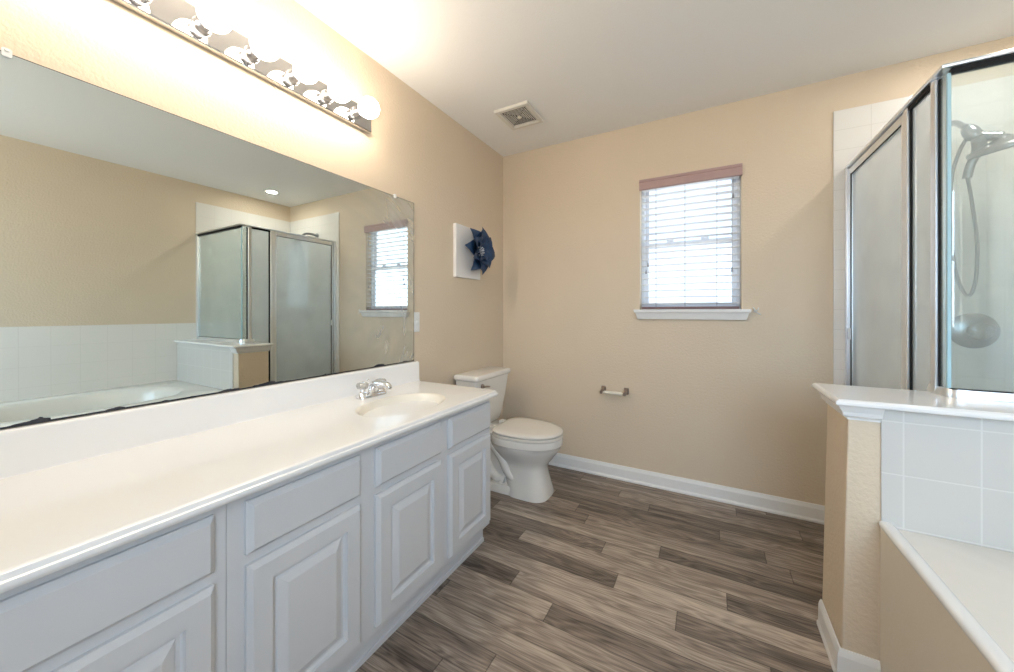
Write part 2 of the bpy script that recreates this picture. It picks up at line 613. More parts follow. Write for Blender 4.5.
# windows ----------------------------------------------------------
def window(name, x0, x1, z0, z1, yf, yb, zm, turn=None):
    """double-hung vinyl window between yf (room side) and yb"""
    root = struct_root(name, ((x0 + x1) / 2, yf, z0))
    if turn:
        root.rotation_euler = (0, 0, turn[1])
    ya, yc = min(yf, yb), max(yf, yb)
    b = bm_new()
    fw = 0.022
    box(b, x0, x0 + fw, ya, yc, z0, z1); box(b, x1 - fw, x1, ya, yc, z0, z1)
    box(b, x0 + fw, x1 - fw, ya, yc, z0, z0 + fw); box(b, x0 + fw, x1 - fw, ya, yc, z1 - fw, z1)
    obj('window_frame', b, 'vinyl', root, smooth=0, bevel=0.003)
    ym = (ya + yc) / 2
    for nm, s0, s1, yo in (('lower_sash', z0 + fw, zm + 0.018, -0.008), ('upper_sash', zm - 0.018, z1 - fw, 0.012)):
        b = bm_new()
        a0, a1 = x0 + fw, x1 - fw
        h = 0.025
        p, q = ym + yo - 0.010, ym + yo + 0.010
        box(b, a0, a0 + h, p, q, s0, s1); box(b, a1 - h, a1, p, q, s0, s1)
        box(b, a0 + h, a1 - h, p, q, s0, s0 + h); box(b, a0 + h, a1 - h, p, q, s1 - h, s1)
        s = obj(nm, b, 'vinyl', root, smooth=0, bevel=0.002)
        b = bm_new()
        box(b, a0 + h - 0.004, a1 - h + 0.004, ym + yo - 0.002, ym + yo + 0.002, s0 + h - 0.004, s1 - h + 0.004)
        obj('pane', b, 'pane', s, smooth=0)
        if nm == 'lower_sash':
            b = bm_new()
            for fx in (0.3, 0.68):
                cx = a0 + (a1 - a0) * fx
                box(b, cx - 0.022, cx + 0.022, p - 0.012, p, s1 - 0.006, s1 + 0.012)
            obj('sash_lock', b, 'vinyl', s, smooth=0, bevel=0.002)
    if turn:
        root.location = turn[0]
    return root


win = window('window_1', WX0, WX1, WZ0, WZ1, 0.066, 0.116, 1.618)
b = bm_new()
# sill board with moulded apron under it, ends returned
loops = []
for d, z in ((0.0, 1.180), (0.002, 1.184), (0.0, 1.181), (-0.001, 1.166), (-0.004, 1.160), (-0.010, 1.156), (-0.016, 1.138), (-0.022, 1.118), (-0.026, 1.116)):
    loops.append([(1.037 - d, -0.046 - d, z), (1.700 + d, -0.046 - d, z), (1.700 + d, -0.0005, z), (1.037 - d, -0.0005, z)])
loft(b, loops[2:])
box(b, WX0 + 0.001, WX1 - 0.001, -0.002, 0.066, 1.170, 1.1815)
obj('window_sill', b, 'trim', win, smooth=0)
window('window_2', VX0, VX1, VZ0, VZ1, 0.066, 0.116, 1.58, (((VX0 + VX1) / 2, Y0 - 0.066, VZ0), R(180)))


# baseboards -------------------------------------------------------
def baseboard(name, p0, p1, nrm, h=0.096):
    """profiled board from p0 to p1 (2-D), nrm = 2-D direction into the room"""
    b = bm_new()
    prof = [(0.0005, 0.0), (0.020, 0.0), (0.020, 0.010), (0.014, 0.020), (0.013, h - 0.022), (0.009, h - 0.010), (0.006, h), (0.0005, h)]
    loops = []
    for p in (p0, p1):
        loops.append([(p[0] + nrm[0] * d, p[1] + nrm[1] * d, z) for d, z in prof])
    loft(b, loops)
    return struct(name, b, 'trim', smooth=0)


baseboard('baseboard_back', (0.0, 0.0), (2.06, 0.0), (0, -1))
baseboard('baseboard_left', (0.0, -1.035), (0.0, -0.02), (1, 0))

# tiled surrounds --------------------------------------------------
b = bm_new(); box(b, 2.075, W - 0.008, -0.008, -0.0002, 0.0, 2.257); struct('wall_tile_back', b, 'tile_xz', smooth=0, bevel=0.002)
b = bm_new()
box(b, W - 0.008, W - 0.0002, -0.937, -0.0002, 0.0, 2.257)
box(b, W - 0.008, W - 0.0002, Y0 + 0.01, -0.937, 0.0, 1.056)
struct('wall_tile_right', b, 'tile_yz', smooth=0)

# half wall between tub and shower ----------------------------------
PX, PYF, PYB, PZ = 1.868, -1.078, -0.845, 0.874
pony = struct_root('wall_partition', (PX, (PYF + PYB) / 2, 0))
LEAN = 0.018                   # the end of the half wall is a little out of plumb
b = bm_new()
for v in box(b, PX, W - 0.009, PYF, PYB, 0, PZ):
    if v.co.x < PX + 0.01 and v.co.z < 0.01:
        v.co.x -= LEAN
obj('half_wall', b, 'wall', pony, smooth=0, bevel=0.004)
b = bm_new(); box(b, 1.942, W - 0.009, PYF - 0.006, PYF, 0.50, PZ); obj('tile_facing', b, 'tile_pony', pony, smooth=0)
b = bm_new(); box(b, PX + 0.25, W - 0.009, PYB, PYB + 0.006, 0.0, PZ); obj('shower_tile_facing', b, 'tile_xz', pony, smooth=0)
# bed mould under the cap (end and the short painted face), then the cap
b = bm_new()
loops = []
for d, z in ((0.004, 0.826), (0.006, 0.832), (0.016, 0.840), (0.020, 0.852), (0.032, 0.872), (0.034, PZ)):
    loops.append([(PX - d, PYB + 0.004, z), (PX - d, PYF - d, z), (1.9415, PYF - d, z), (1.9415, PYF + 0.02, z), (PX + 0.02, PYF + 0.02, z), (PX + 0.02, PYB + 0.004, z)])
loft(b, loops)
obj('bed_moulding', b, 'trim', pony, smooth=0)
b = bm_new()
loops = []
for d, z in ((0.012, PZ), (0.003, PZ + 0.002), (0.0, PZ + 0.006), (0.0, PZ + 0.012), (0.003, PZ + 0.017), (0.010, PZ + 0.021), (0.016, PZ + 0.021)):
    loops.append([(x, y, z) for x, y in ((1.826 + d, -0.822 - d), (1.826 + d, -1.130 + d), (W - 0.009, -1.108 + d), (W - 0.009, -0.822 - d))])
loft(b, loops)
obj('cap', b, 'counter', pony, smooth=25)
CAPZ = PZ + 0.021
# its baseboard: end and short face
b = bm_new()
prof = [(0.0005, 0.0), (0.016, 0.0), (0.016, 0.010), (0.012, 0.018), (0.011, 0.076), (0.008, 0.088), (0.005, 0.096), (0.0005, 0.096)]
loops = []
for f in (lambda d: (PX - LEAN - d, PYB - 0.01), lambda d: (PX - LEAN - d, PYF - d), lambda d: (1.9395, PYF - d)):
    loops.append([(f(d)[0], f(d)[1], z) for d, z in prof])
loft(b, loops)
struct('baseboard_partition', b, 'trim', smooth=0)
# painted apron wall along the tub
b = bm_new(); box(b, 1.9405, 1.964, Y0 + 0.9, PYF - 0.0005, 0, 0.512); struct('wall_apron', b, 'apron', smooth=0)

# ------------------------------------------------------------------ bathtub
tub = thing('bathtub', 'cream drop-in garden tub with white front edge beside the half wall', 'bathtub', (2.45, -1.8, 0))
TX0, TX1, TY0, TY1, TZ = 1.966, W - 0.009, Y0 + 0.9, PYF - 0.0075, 0.518
b = bm_new()
cx, cy, ax, ay = 2.47, -1.82, 0.36, 0.56
seg = 64
rect = []
for k in range(seg):
    a = 2 * PI * k / seg
    dx, dy = math.cos(a), math.sin(a)
    s = min((TX1 - cx if dx > 0 else cx - TX0) / max(abs(dx), 1e-9), (TY1 - cy if dy > 0 else cy - TY0) / max(abs(dy), 1e-9))
    rect.append((cx + dx * s, cy + dy * s))
# put the nearest sample exactly on every corner
for qx in (TX0, TX1):
    for qy in (TY0, TY1):
        i = min(range(seg), key=lambda i: (rect[i][0] - qx) ** 2 + (rect[i][1] - qy) ** 2)
        rect[i] = (qx, qy)


def ell(f, z):
    out = []
    for k in range(seg):
        a = 2 * PI * k / seg
        n = 2.6
        c, s = math.cos(a), math.sin(a)
        rr = (abs(c) ** n + abs(s) ** n) ** (-1 / n)
        out.append((cx + ax * f * rr * c, cy + ay * f * rr * s, z))
    return out


loops = [[(x, y, 0.30) for x, y in rect], [(x, y, TZ - 0.004) for x, y in rect], [(cx + (x - cx) * 0.985, cy + (y - cy) * 0.985, TZ) for x, y in rect],
         ell(1.05, TZ), ell(1.0, TZ - 0.006), ell(0.96, TZ - 0.03), ell(0.90, TZ - 0.16), ell(0.84, TZ - 0.30), ell(0.72, TZ - 0.38), ell(0.4, TZ - 0.40)]
loft(b, loops, cap0=False)
obj('tub_shell', b, 'tub', tub, smooth=40)
b = bm_new()
prof = [(x - 0.006, z + 0.012) for x, z in ((1.9425, 0.5005), (1.941, 0.508), (1.944, 0.514), (1.950, 0.517), (1.962, 0.516), (1.970, 0.514), (1.976, 0.510), (1.980, 0.5062), (1.9715, 0.5005))]
loft(b, [[(x, y, z) for x, z in prof] for y in (TY0, TY1 + 0.001)])
obj('front_edge', b, 'tubedge', tub, smooth=50)
b = bm_new()
lathe(b, [(0.0, 0), (0.03, 0), (0.034, 0.004), (0.028, 0.008), (0, 0.008)], (cx + 0.05, cy - 0.3, TZ - 0.401), 'z', 24)
obj('drain', b, 'chrome', tub)

# ------------------------------------------------------------------ vanity
XF, XD = 0.513, 0.535          # face frame, door face
KICK = 0.10
CT0, CT1 = 0.742, 0.772        # countertop bottom / top


def raised_panel(b, y0, y1, z0, z1, xa, xb):
    """routed raised-panel door between planes xa (back) and xb (front)"""
    d = xb - xa
    seq = [(0, 0), (0, 0.45 * d), (0.002, 0.52 * d), (0.011, d), (0.054, d), (0.056, 0.60 * d), (0.060, 0.38 * d), (0.067, 0.38 * d), (0.071, 0.55 * d), (0.090, 0.96 * d), (0.093, d)]
    loops = [[(xa + dx, y0 + i, z0 + i), (xa + dx, y1 - i, z0 + i), (xa + dx, y1 - i, z1 - i), (xa + dx, y0 + i, z1 - i)] for i, dx in seq]
    loft(b, loops)


def slab_front(b, y0, y1, z0, z1, xa, xb):
    d = xb - xa
    seq = [(0, 0), (0, 0.38 * d), (0.002, 0.46 * d), (0.012, d)]
    loops = [[(xa + dx, y0 + i, z0 + i), (xa + dx, y1 - i, z0 + i), (xa + dx, y1 - i, z1 - i), (xa + dx, y0 + i, z1 - i)] for i, dx in seq]
    loft(b, loops)


def cabinet(label, y0, y1, bays):
    root = thing('vanity_cabinet', label, 'bathroom cabinet', (0.25, (y0 + y1) / 2, 0), 'white vanity cabinets under the long countertop')
    b = bm_new()
    t = 0.018
    # carcass: sides, back, bottom, then the face frame with openings left behind the fronts
    box(b, 0.003, XF, y0, y0 + t, KICK, CT0 - 0.0005); box(b, 0.003, XF, y1 - t, y1, KICK, CT0 - 0.0005)
    box(b, 0.003, 0.015, y0 + t, y1 - t, KICK, CT0 - 0.0005)
    box(b, 0.015, XF - 0.02, y0 + t, y1 - t, KICK, KICK + t)
    obj('carcass', b, 'cabinet', root, smooth=0)
    b = bm_new()
    ys = [y0] + [v for bay in bays for v in (bay[0] + 0.012, bay[1] - 0.012)] + [y1]
    for i in range(0, len(ys), 2):
        box(b, XF - 0.02, XF + 0.001, ys[i], ys[i + 1], KICK, CT0 - 0.0005)
    for a, c in bays:
        for z0, z1 in ((KICK, 0.137), (0.548, 0.597), (0.703, CT0 - 0.0005)):
            box(b, XF - 0.02, XF + 0.001, a + 0.012, c - 0.012, z0, z1)
    obj('face_frame', b, 'cabinet', root, smooth=0)
    b = bm_new(); box(b, 0.44, 0.4745, y0, y1, 0.0, KICK)
    box(b, 0.4745, 0.481, y0, y1, 0.0, 0.018)
    obj('toe_kick', b, 'cabinet', root, smooth=0)
    for a, c in bays:
        b = bm_new(); slab_front(b, a, c, 0.586, 0.714, XF + 0.0015, XD); obj('drawer_front', b, 'cabinet', root, smooth=0)
        b = bm_new(); raised_panel(b, a, c, 0.125, 0.560, XF + 0.0015, XD); obj('door', b, 'cabinet', root, smooth=0)


cabinet('white three-door sink cabinet next to the toilet', -2.189, -1.043, [(-2.152, -1.829), (-1.767, -1.436), (-1.383, -1.057)])
cabinet('white cabinet farthest from the toilet, with the widest drawer front', -3.30, -2.190, [(-3.26, -2.76), (-2.70, -2.216)])

ct = thing('vanity_countertop', 'long off-white cultured marble countertop with an oval sink', 'countertop', (0.28, -2.1, CT0))
CY0, CY1, CX = -3.31, -1.018, 0.560
SX, SY, SAX, SAY = 0.335, -1.455, 0.150, 0.215
b = bm_new()


def outline(d, z):
    """counter outline moved in by d on the front and both ends"""
    r = 0.022
    pts = [(0.002, CY1 - d), (0.002, CY0 + d)]
    x1 = CX - d
    for cxx, cyy, a0 in ((x1 - r, CY0 + d + r, -90), (x1 - r, CY1 - d - r, 0)):
        for k in range(7):
            a = R(a0 + 90 * k / 6)
            pts.append((cxx + r * math.cos(a), cyy + r * math.sin(a)))
    return [(x, y, z) for x, y in pts]


rings = loft(b, [outline(0.012, CT0), outline(0.004, CT0 + 0.001), outline(0.001, CT0 + 0.005), outline(0.0, CT0 + 0.011), outline(0.001, CT0 + 0.016), outline(0.005, CT0 + 0.018),
                 outline(0.006, CT0 + 0.0215), outline(0.008, CT0 + 0.027), outline(0.013, CT1 - 0.0004), outline(0.018, CT1)], cap1=False)
top = rings[-1]
sseg = 56
rim = [b.verts.new((SX + SAX * math.cos(2 * PI * k / sseg), SY + SAY * math.sin(2 * PI * k / sseg), CT1)) for k in range(sseg)]
edges = [b.edges.get((top[i], top[(i + 1) % len(top)])) or b.edges.new((top[i], top[(i + 1) % len(top)])) for i in range(len(top))]
edges += [b.edges.new((rim[i], rim[(i + 1) % sseg])) for i in range(sseg)]
bmesh.ops.triangle_fill(b, use_beauty=True, use_dissolve=False, edges=edges)
obj('counter_slab', b, 'counter', ct, smooth=30)
b = bm_new()
loops = []
for f, dz in ((1.0, 0.0), (0.985, -0.0006), (0.96, -0.0025), (0.925, -0.008), (0.88, -0.020), (0.82, -0.040), (0.72, -0.075), (0.58, -0.108), (0.36, -0.122), (0.14, -0.126)):
    loops.append([(SX - 0.015 * (1 - f) + SAX * f * math.cos(2 * PI * k / sseg), SY + SAY * f * math.sin(2 * PI * k / sseg), CT1 + dz) for k in range(sseg)])
loft(b, loops, cap0=False, cap1=True)
# outside of the bowl, so that it is not a paper-thin shell
loops2 = [[(SX + SAX * f * math.cos(2 * PI * k / sseg), SY + SAY * f * math.sin(2 * PI * k / sseg), CT1 + dz) for k in range(sseg)] for f, dz in ((1.03, -0.032), (0.95, -0.06), (0.8, -0.105), (0.55, -0.132), (0.2, -0.14))]
loft(b, loops2, cap0=False)
basin = obj('sink_basin', b, 'basin', ct, smooth=60)
b = bm_new()
lathe(b, [(0.0, 0), (0.021, 0.0), (0.024, 0.003), (0.018, 0.005), (0.012, 0.003), (0.0, 0.003)], (SX - 0.013, SY, CT1 - 0.1265), 'z', 24)
obj('drain', b, 'chrome', basin)
b = bm_new()
loops = []
for d, z in ((0.0, CT1 - 0.002), (0.0, CT1 + 0.098), (0.002, CT1 + 0.106), (0.007, CT1 + 0.110)):
    loops.append([(0.002, CY0 + d, z), (0.024 - d, CY0 + d, z), (0.024 - d, CY1 - 0.001 - d, z), (0.002, CY1 - 0.001 - d, z)])
# cove at the foot
loops = [[(x if x < 0.01 else x + 0.008, y, CT1 - 0.002) for x, y, z in loops[0]], [(x if x < 0.01 else x + 0.002, y, CT1 + 0.006) for x, y, z in loops[0]]] + loops[1:]
loft(b, loops)
obj('backsplash', b, 'counter', ct, smooth=40)

# ------------------------------------------------------------------ faucet
FX, FY = 0.105, -1.425
CT1 += 0.0004
fc = thing('faucet', 'chrome two-handle sink faucet with clear acrylic knobs', 'faucet', (FX, FY, CT1))
b = bm_new()
loops = []
for d, z in ((0.0, 0.0), (0.0, 0.010), (0.004, 0.016), (0.010, 0.019)):
    loops.append([(x, y, CT1 + z) for x, y in rrect(FX - 0.028 + d, FX + 0.028 - d, FY - 0.078 + d, FY + 0.078 - d, 0.027 - d)])
loft(b, loops)
obj('base_plate', b, 'chrome', fc)
b = bm_new()
pth = smooth_path([(FX - 0.006, FY, CT1 + 0.014), (FX - 0.002, FY, CT1 + 0.040), (FX + 0.025, FY, CT1 + 0.058), (FX + 0.070, FY, CT1 + 0.062), (FX + 0.105, FY, CT1 + 0.058), (FX + 0.113, FY, CT1 + 0.046)], 6)
n = len(pth)
tube(b, pth, [0.021 - 0.009 * i / (n - 1) for i in range(n)], 16)
lathe(b, [(0.0, 0), (0.0105, 0), (0.0115, 0.003), (0.0115, 0.012), (0.0, 0.012)], (FX + 0.113, FY, CT1 + 0.036), 'z', 16)
obj('spout', b, 'chrome', fc, smooth=60)
b = bm_new(); tube(b, [(FX - 0.026, FY, CT1 + 0.01), (FX - 0.026, FY, CT1 + 0.07)], 0.0022, 8)
lathe(b, [(0, 0), (0.004, 0), (0.006, 0.004), (0.004, 0.009), (0, 0.01)], (FX - 0.026, FY, CT1 + 0.068), 'z', 12)
obj('lift_rod', b, 'chrome', fc)
for s in (-1, 1):
    b = bm_new()
    lathe(b, [(0.0, 0.012), (0.022, 0.012), (0.022, 0.02), (0.017, 0.026), (0.013, 0.034), (0.013, 0.042), (0.0, 0.042)], (FX, FY + s * 0.052, CT1), 'z', 24)
    h = obj('handle', b, 'chrome', fc)
    b = bm_new()
    loops = []
    for r, z in ((0.012, 0.040), (0.021, 0.044), (0.025, 0.053), (0.025, 0.064), (0.020, 0.071), (0.008, 0.073)):
        loops.append([(FX + r * (1 + 0.09 * math.cos(6 * a)) * math.cos(a), FY + s * 0.052 + r * (1 + 0.09 * math.cos(6 * a)) * math.sin(a), CT1 + z) for a in [2 * PI * k / 36 for k in range(36)]])
    loft(b, loops)
    obj('knob', b, 'acrylic', h, smooth=50)
    b = bm_new(); lathe(b, [(0, 0.072), (0.009, 0.072), (0.009, 0.0745), (0, 0.0755)], (FX, FY + s * 0.052, CT1), 'z', 16)
    obj('index_button', b, 'chrome', h)

CT1 -= 0.0004

# ------------------------------------------------------------------ mirror
mr = thing('wall_mirror', 'wide frameless wall mirror with tarnished bottom edge above the countertop', 'mirror', (0.003, -2.0, 0.886))
b = bm_new(); box(b, 0.001, 0.006, CY0 + 0.03, -1.043, 0.884, 1.786)
obj('mirror_glass', b, 'mirror', mr, smooth=0)
b = bm_new(); box(b, 0.0012, 0.0064, -1.0429, -1.0405, 0.884, 1.786)
box(b, 0.0012, 0.0064, CY0 + 0.03, -1.0405, 1.7861, 1.7875)
obj('mirror_edge', b, 'gasket', mr, smooth=0)
for yc in (-2.425, -1.187):
    b = bm_new()
    loft(b, [[(x, yc + u, 1.784 + v) for u, v in rrect(-0.008, 0.008, -0.008, 0.013, 0.005)] for x in (0.0066, 0.010)])
    loft(b, [[(x, yc + u, 1.784 + v) for u, v in rrect(-0.008, 0.008, 0.0042, 0.013, 0.004)] for x in (0.0008, 0.0066)])
    lathe(b, [(0.0, 0), (0.004, 0), (0.003, 0.002), (0, 0.0022)], (0.010, yc, 1.792), 'x', 12)
    obj('mirror_clip', b, 'white_plastic', mr)

# ------------------------------------------------------------------ vanity light
BZ = 2.100
vl = thing('vanity_light', 'chrome strip light with round bulbs above the mirror', 'wall light', (0.0, -2.0, BZ))
LY1 = -1.360
n_b = 8
ys = [-1.452 - 0.149 * i for i in range(n_b)]
LY0 = ys[-1] - 0.09
b = bm_new()
loops = []
for d, x in ((0.0, 0.001), (0.0, 0.026), (0.002, 0.029), (0.004, 0.030)):
    loops.append([(x, LY0 + d, BZ - 0.053 + d), (x, LY1 - d, BZ - 0.053 + d), (x, LY1 - d, BZ + 0.053 - d), (x, LY0 + d, BZ + 0.053 - d)])
loft(b, loops)
obj('backplate', b, 'barplate', vl, smooth=0)
for y in ys:
    b = bm_new()
    lathe(b, [(0.0, 0), (0.027, 0), (0.028, 0.004), (0.024, 0.008), (0.0225, 0.012), (0.0225, 0.036), (0.0245, 0.042), (0.020, 0.042), (0.018, 0.036), (0.0, 0.036)], (0.030, y, BZ), 'x', 28)
    so = obj('socket', b, 'socket', vl)
    b = bm_new()
    prof = [(0.0, 0.0), (0.0135, 0.0), (0.0135, 0.008)]
    rb = 0.046
    a0 = math.asin(0.0135 / rb)
    for k in range(1, 17):
        a = a0 + (PI - a0) * k / 16
        prof.append((rb * math.sin(a), 0.008 + rb * math.cos(a0) - rb * math.cos(a)))
    lathe(b, prof, (0.0665, y, BZ), 'x', 32)
    obj('light_bulb', b, 'bulb', so, smooth=80)

# ------------------------------------------------------------------ wall switch
sw = thing('light_switch', 'white light switch plate on the wall just right of the mirror', 'switch', (0.0, -1.016, 1.106))
b = bm_new()
loft(b, [[(x, -1.016 + u, 1.106 + v) for u, v in rrect(-0.0235 + d, 0.0235 - d, -0.057 + d, 0.057 - d, 0.004)] for d, x in ((0, 0.0004), (0, 0.0035), (0.003, 0.006))])
obj('plate', b, 'white_plastic', sw)
b = bm_new()
loft(b, [[(0.006, -1.021, 1.094), (0.006, -1.011, 1.094), (0.006, -1.011, 1.118), (0.006, -1.021, 1.118)], [(0.013, -1.020, 1.108), (0.013, -1.012, 1.108), (0.009, -1.012, 1.117), (0.009, -1.020, 1.117)]])
obj('toggle', b, 'white_plastic', sw, smooth=0)

# ------------------------------------------------------------------ ceiling vent
vx0, vx1, vy0, vy1 = 0.290, 0.525, -0.628, -0.374
vcx, vcy = (vx0 + vx1) / 2, (vy0 + vy1) / 2
vt = thing('ceiling_vent', 'square off-white exhaust vent in the ceiling above the toilet', 'vent', (vcx, vcy, H))


def sq(d, z):
    return [(vx0 + d, vy0 + d, z), (vx1 - d, vy0 + d, z), (vx1 - d, vy1 - d, z), (vx0 + d, vy1 - d, z)]


b = bm_new()
loft(b, [sq(0.0, H - 0.0005), sq(0.0, H - 0.014), sq(0.004, H - 0.018), sq(0.024, H - 0.018), sq(0.030, H - 0.012), sq(0.030, H - 0.0005)], False, False)
obj('frame', b, 'vent', vt, smooth=0)
b = bm_new()
for k in range(7):
    d = 0.033 + 0.0122 * k
    loft(b, [sq(d, H - 0.0105), sq(d + 0.0038, H - 0.0115), sq(d + 0.0042, H - 0.0105), sq(d + 0.0004, H - 0.0095)], False, False)
for k in range(13):
    y = vy0 + 0.036 + (vy1 - vy0 - 0.072) * k / 12
    half = abs(y - vcy) + 0.004
    box(b, vx0 + 0.03, max(vx0 + 0.031, vcx - half), y - 0.0012, y + 0.0012, H - 0.0115, H - 0.0102)
    box(b, min(vx1 - 0.031, vcx + half), vx1 - 0.03, y - 0.0012, y + 0.0012, H - 0.0115, H - 0.0102)
obj('grille', b, 'vent', vt, smooth=0)
b = bm_new(); box(b, vx0 + 0.029, vx1 - 0.029, vy0 + 0.029, vy1 - 0.029, H - 0.0030, H - 0.0005); obj('duct_opening', b, 'dark', vt, smooth=0)
b = bm_new(); lathe(b, [(0, 0), (0.013, 0), (0.013, -0.006), (0.009, -0.009), (0, -0.0095)], (vcx, vcy, H - 0.011), 'z', 20); obj('knob', b, 'ivory', vt)

# ------------------------------------------------------------------ wall art
FCX, FCY, FCZ = 0.052, -0.468, 1.588
art = thing('wall_art', 'white panel with a big navy blue paper flower on the left wall', 'wall decor', (0.0, -0.53, 1.40))
b = bm_new()
loft(b, [[(x, y0_, z0_) for y0_, z0_ in rrect(-0.668 + d, -0.376 - d, 1.398 + d, 1.752 - d, 0.003)] for d, x in ((0, 0.0006), (0, 0.022), (0.002, 0.024))])
obj('panel', b, 'canvas', art, smooth=0)
random.seed(5)


def petal_bm(ang, elev, length, width, off):
    """a pointed, folded paper petal growing from the flower's middle"""
    b = bm_new()
    er = Vector((0, math.cos(ang), math.sin(ang)))
    et = Vector((0, -math.sin(ang), math.cos(ang)))
    ex = Vector((1, 0, 0))
    base = Vector((off, FCY, FCZ))
    rows = []
    N = 8
    for i in range(N + 1):
        s = i / N
        w_ = width * (math.sin(PI * min(1, 0.12 + s * 0.62) ** 0.9) if s < 0.62 else (1 - s) / 0.38 * math.sin(PI * (0.12 + 0.62 * 0.62) ** 0.9)) * 0.5
        e = elev + 0.25 * math.sin(s * 2.2) - 0.35 * s * s
        p = base + (er * math.cos(e) + ex * math.sin(e)) * (0.012 + length * s)
        nrm = ex * math.cos(e) - er * math.sin(e)
        row = []
        for j in range(-3, 4):
            u = j / 3
            row.append(p + et * (w_ * u) + nrm * (w_ * 0.30 * abs(u) ** 1.5))
        rows.append((row, nrm))
    va = [[b.verts.new(q) for q in r] for r, nn in rows]
    vb = [[b.verts.new(q - nn * 0.0012) for q in r] for r, nn in rows]
    for i in range(N):
        for j in range(6):
            b.faces.new((va[i][j], va[i][j + 1], va[i + 1][j + 1], va[i + 1][j]))
            b.faces.new((vb[i][j], vb[i + 1][j], vb[i + 1][j + 1], vb[i][j + 1]))
        b.faces.new((va[i][0], va[i + 1][0], vb[i + 1][0], vb[i][0]))
        b.faces.new((va[i][6], vb[i][6], vb[i + 1][6], va[i + 1][6]))
    bmesh.ops.remove_doubles(b, verts=b.verts, dist=0.0002)
    return b


for n_, el, ln, wd, off, a0 in ((7, 0.34, 0.166, 0.150, 0.040, 0.42), (7, 0.58, 0.148, 0.130, 0.044, 0.87), (6, 0.80, 0.085, 0.080, 0.050, 0.1)):
    for k in range(n_):
        a = a0 + 2 * PI * k / n_ + random.uniform(-0.08, 0.08)
        obj('petal', petal_bm(a, el, ln * random.uniform(0.94, 1.06), wd, off), 'petal', art, smooth=60)
b = bm_new()
lathe(b, [(0, 0), (0.010, 0), (0.010, 0.022), (0, 0.024)], (0.024, FCY, FCZ), 'x', 12)
obj('stalk', b, 'petal', art)
b = bm_new()
for k in range(26):
    a = k * 2.4
    r_ = 0.0085 * math.sqrt(k)
    lathe(b, [(0.0, -0.005), (0.0035, -0.0035), (0.005, 0), (0.0035, 0.0035), (0.0, 0.005)], (0.104 - 0.30 * r_, FCY + r_ * math.cos(a), FCZ + r_ * math.sin(a)), 'x', 8)
    tube(b, [(0.050, FCY, FCZ), (0.104 - 0.30 * r_, FCY + r_ * math.cos(a), FCZ + r_ * math.sin(a))], 0.0008, 5)
obj('stamens', b, 'stamen', art)

# ------------------------------------------------------------------ toilet
TYC = -0.462
toi = thing('toilet', 'white two-piece toilet with closed lid in the back corner', 'toilet', (0.38, TYC, 0))


def egg(xb, xf, hw, z, nb=2.6, nf=2.0, seg=48, split=0.45):
    """outline: squarer towards the wall (xb), rounder in front (xf)"""
    xm = xb + (xf - xb) * split
    out = []
    for k in range(seg):
        a = 2 * PI * k / seg
        c, s = math.cos(a), math.sin(a)
        nn = nf if c >= 0 else nb
        rr = (abs(c) ** nn + abs(s) ** nn) ** (-1 / nn)
        L_ = (xf - xm) if c >= 0 else (xm - xb)
        out.append((xm + L_ * rr * c, TYC + hw * rr * s, z))
    return out


b = bm_new()
# front column flaring to the foot, opening into the bowl, then the rim band
loft(b, [egg(0.34, 0.614, 0.128, 0.0, 3.5, 3.4), egg(0.34, 0.614, 0.127, 0.016, 3.5, 3.4), egg(0.335, 0.606, 0.119, 0.050, 3.2, 3.2), egg(0.315, 0.592, 0.109, 0.11, 3, 3.0), egg(0.30, 0.582, 0.102, 0.17, 2.8, 2.6),
         egg(0.285, 0.596, 0.110, 0.205, 2.6, 2.3), egg(0.26, 0.625, 0.136, 0.24, 2.6, 2.1), egg(0.235, 0.655, 0.162, 0.28, 2.6, 2.0), egg(0.22, 0.672, 0.176, 0.305, 2.6, 2.0), egg(0.215, 0.678, 0.180, 0.326, 2.6, 2.0),
         egg(0.213, 0.684, 0.186, 0.330, 2.6, 2.0), egg(0.212, 0.688, 0.188, 0.353, 2.6, 2.0), egg(0.214, 0.686, 0.186, 0.372, 2.6, 2.0), egg(0.222, 0.678, 0.178, 0.377, 2.6, 2.0)])
# rear foot and body, tank shelf
loft(b, [egg(0.12, 0.46, 0.118, 0.0, 5, 5), egg(0.12, 0.46, 0.116, 0.040, 5, 5), egg(0.125, 0.455, 0.108, 0.052, 5, 5)])
loft(b, [egg(0.15, 0.44, 0.062, 0.045, 4, 4), egg(0.12, 0.44, 0.066, 0.16, 4, 4), egg(0.08, 0.44, 0.085, 0.27, 4, 4), egg(0.05, 0.42, 0.110, 0.33, 4, 4)])
loft(b, [egg(0.045, 0.34, 0.125, 0.325, 5, 5), egg(0.040, 0.34, 0.135, 0.345, 5, 5), egg(0.040, 0.33, 0.135, 0.381, 5, 5), egg(0.045, 0.32, 0.130, 0.386, 5, 5)])
